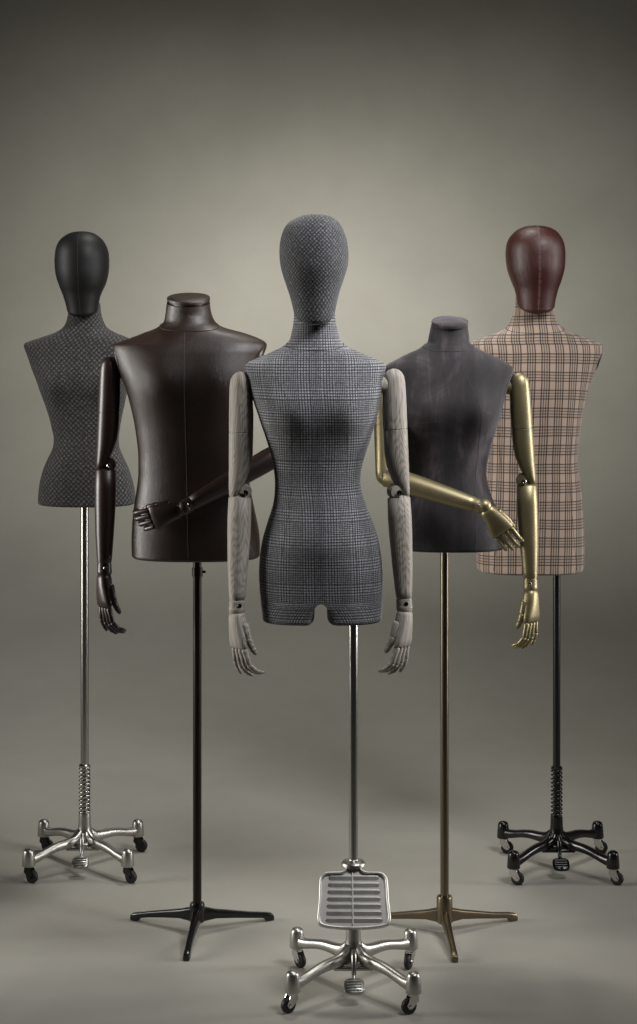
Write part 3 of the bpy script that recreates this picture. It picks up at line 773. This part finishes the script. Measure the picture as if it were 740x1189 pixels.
# ================================================================== RIGHT BACK: tartan male form
G = Form(646.5, 5.16, 'armless male mannequin in beige pink tartan with burgundy leather head on black wheeled stand')
outl = [(345, 599.5, 642.5), (357, 598.4, 643.2), (367, 595.8, 645.3), (376, 592, 649), (382, 586.5, 655.5), (387.5, 574, 667.5), (392.5, 559, 682), (397, 548, 693), (400.5, 543.6, 699.5), (404, 543, 700.2), (410, 544.5, 699.2), (423, 548.5, 694), (432, 551.5, 690), (448, 556, 684.2), (462, 559, 680.3), (480, 562, 676), (497, 564, 673.4), (515, 565, 671), (533, 565.2, 670), (550, 563.5, 671.6), (568, 561, 674.3), (585, 558.5, 676), (603, 556.5, 677.2), (621, 555, 678), (639, 554, 678.2), (656, 554, 677.6), (660, 554.5, 677)]
dep = [(345, .060, .062, 2.0, .010), (367, .064, .068, 2.0, .012), (380, .072, .080, 2.1, .012), (392, .088, .096, 2.35, .008), (412, .102, .104, 2.6, .002), (450, .116, .108, 2.6, 0), (500, .110, .100, 2.5, 0), (540, .102, .096, 2.45, 0), (600, .106, .106, 2.5, .002), (660, .106, .108, 2.6, .004)]
bumps = []
tG, rG, fG = torso(G, outl, dep, bumps, M['tartan'])
neck_seam(G, fG, rG, 380, .016, M['darkthread'], tG, .0009)
armhole(G, fG, rG, 1, 404, 436, M['leather'], tG); armhole(G, fG, rG, -1, 404, 436, M['leather'], tG)
head(G, [(261.8, 620, 624), (263, 610, 634), (266.5, 601.5, 643), (272, 594.8, 649), (280, 589.5, 653.6), (290, 587.2, 655.8), (300, 587.2, 656), (313, 588.8, 654.8), (326, 593, 651), (338, 597.5, 646.5), (348, 599.2, 643.8), (353, 600, 643)], M['burgundy'], df=.104, seam='stitched', seam_mat=M['palethread'])
pole(G, .15, G.zp(656), .0108, M['blackpole'])
spring(G, .150, .288, M['blackpole'])
caster_base(G, M['blackmetal'], M['chrome'], .154, 0, (-.4, -.5, -.3, -.25))

for sx_ in (-1, 1):
    mb = MB(); cg = G.L(618, 560).x
    mb.tube(surface_line(rG, fG, lambda z, cx: cg + sx_ * (.098 + .018 * abs((z - G.zp(545)) / .25) ** 1.5), G.zp(500), G.zp(658), -.0001), .0007, 6); mb.build('dart_seam', M['darkthread'], tG)
    mb = MB(); ca = A.L(371, 560).x
    mb.tube(surface_line(rA, fA, lambda z, cx: ca + sx_ * (.066 + .05 * smooth((z - A.zp(480)) / .14) + .024 * smooth((A.zp(560) - z) / .2)), A.zp(436), A.zp(685), -.0001), .0005, 6); mb.build('princess_seam', M['darkthread'], tA)
# ------------------------------------------------------------------ studio sweep: floor and wall are one sheet of paper
WALL = 9.3; RAD = 2.9
def sweep():
    mb = MB(); prof = [(-1.0, 0), (1, 0), (3, 0), (5, 0), (WALL - RAD - .5, 0)]
    for k in range(25): a = pi / 2 * k / 24; prof.append((WALL - RAD + RAD * sin(a), RAD - RAD * cos(a)))
    prof += [(WALL, 3.0), (WALL, 5.0)]
    xs = [-6 + 12 * i / 24 for i in range(25)]
    for y, z in prof:
        for x in xs: mb.v.append((x, y, z))
    n = len(xs)
    for j in range(len(prof) - 1):
        for i in range(n - 1): mb.face([j * n + i, j * n + i + 1, (j + 1) * n + i + 1, (j + 1) * n + i])
    o = mb.build('floor', M['paper'], None, 60); o['kind'] = 'structure'
    for p in o.data.polygons:
        if p.normal.z < -.5: o.data.flip_normals(); break
    return o
sweep()

# ------------------------------------------------------------------ lights
def area(name, loc, tgt, sx, sy, power, col=(1, 1, 1), spread=180):
    l = bpy.data.lights.new(name, 'AREA'); l.shape = 'RECTANGLE'; l.size = sx; l.size_y = sy; l.energy = power; l.color = col; l.spread = radians(spread)
    o = bpy.data.objects.new(name, l); COL.objects.link(o); o.location = loc
    o.rotation_euler = (Vector(tgt) - Vector(loc)).to_track_quat('-Z', 'Y').to_euler(); return o
def spot(name, loc, tgt, power, ang, blend, col=(1, 1, 1), r=.2):
    l = bpy.data.lights.new(name, 'SPOT'); l.energy = power; l.spot_size = radians(ang); l.spot_blend = blend; l.color = col; l.shadow_soft_size = r
    o = bpy.data.objects.new(name, l); COL.objects.link(o); o.location = loc
    o.rotation_euler = (Vector(tgt) - Vector(loc)).to_track_quat('-Z', 'Y').to_euler(); return o
area('background_glow', (0, 6.0, 3.4), (0.0, WALL, 1.22), 3.0, .2, 16, (1, .985, .93), 60)
area('background_centre', (0, 6.1, 3.3), (0.0, WALL, 1.45), .8, .2, 1.9, (1, .985, .94), 36)
area('background_wash', (0, 5.9, 4.2), (0.0, WALL, .6), 2.5, .4, 10, (1, .98, .92), 120)
area('top_softbox', (.15, 5.8, 4.0), (0, 5.3, 0), .55, .4, 15, (1, .965, .90), 110)
area('key_right', (1.25, 3.5, 3.15), (.05, 4.6, 1.6), 1.0, 1.0, 15, (.985, .985, 1), 66)
area('left_strip', (-2.4, 4.5, 1.55), (-.2, 4.6, 1.3), .9, 2.3, 14, (1, .97, .92), 55)
area('right_strip', (2.5, 4.7, 1.5), (.2, 4.5, 1.25), .5, 2.3, 10, (1, .98, .96), 55)

w = bpy.data.worlds.new('World'); SC.world = w; w.use_nodes = True
w.node_tree.nodes['Background'].inputs[0].default_value = (.9, .88, .80, 1); w.node_tree.nodes['Background'].inputs[1].default_value = .010

# ------------------------------------------------------------------ camera
cam = bpy.data.cameras.new('Camera'); co = bpy.data.objects.new('Camera', cam); COL.objects.link(co)
cam.sensor_fit = 'VERTICAL'; cam.sensor_height = 36; cam.lens = 36 * F / 1189; cam.shift_y = -(594.5 - HOR) / 1189
cam.clip_start = .05; cam.clip_end = 100
co.location = (0, 0, CAMH); co.rotation_euler = (pi / 2, 0, 0); SC.camera = co
SC.view_settings.view_transform = 'Standard'; SC.view_settings.look = 'None'; SC.view_settings.exposure = 0; SC.view_settings.gamma = 1
SC.cycles.use_denoising = True; SC.cycles.max_bounces = 6
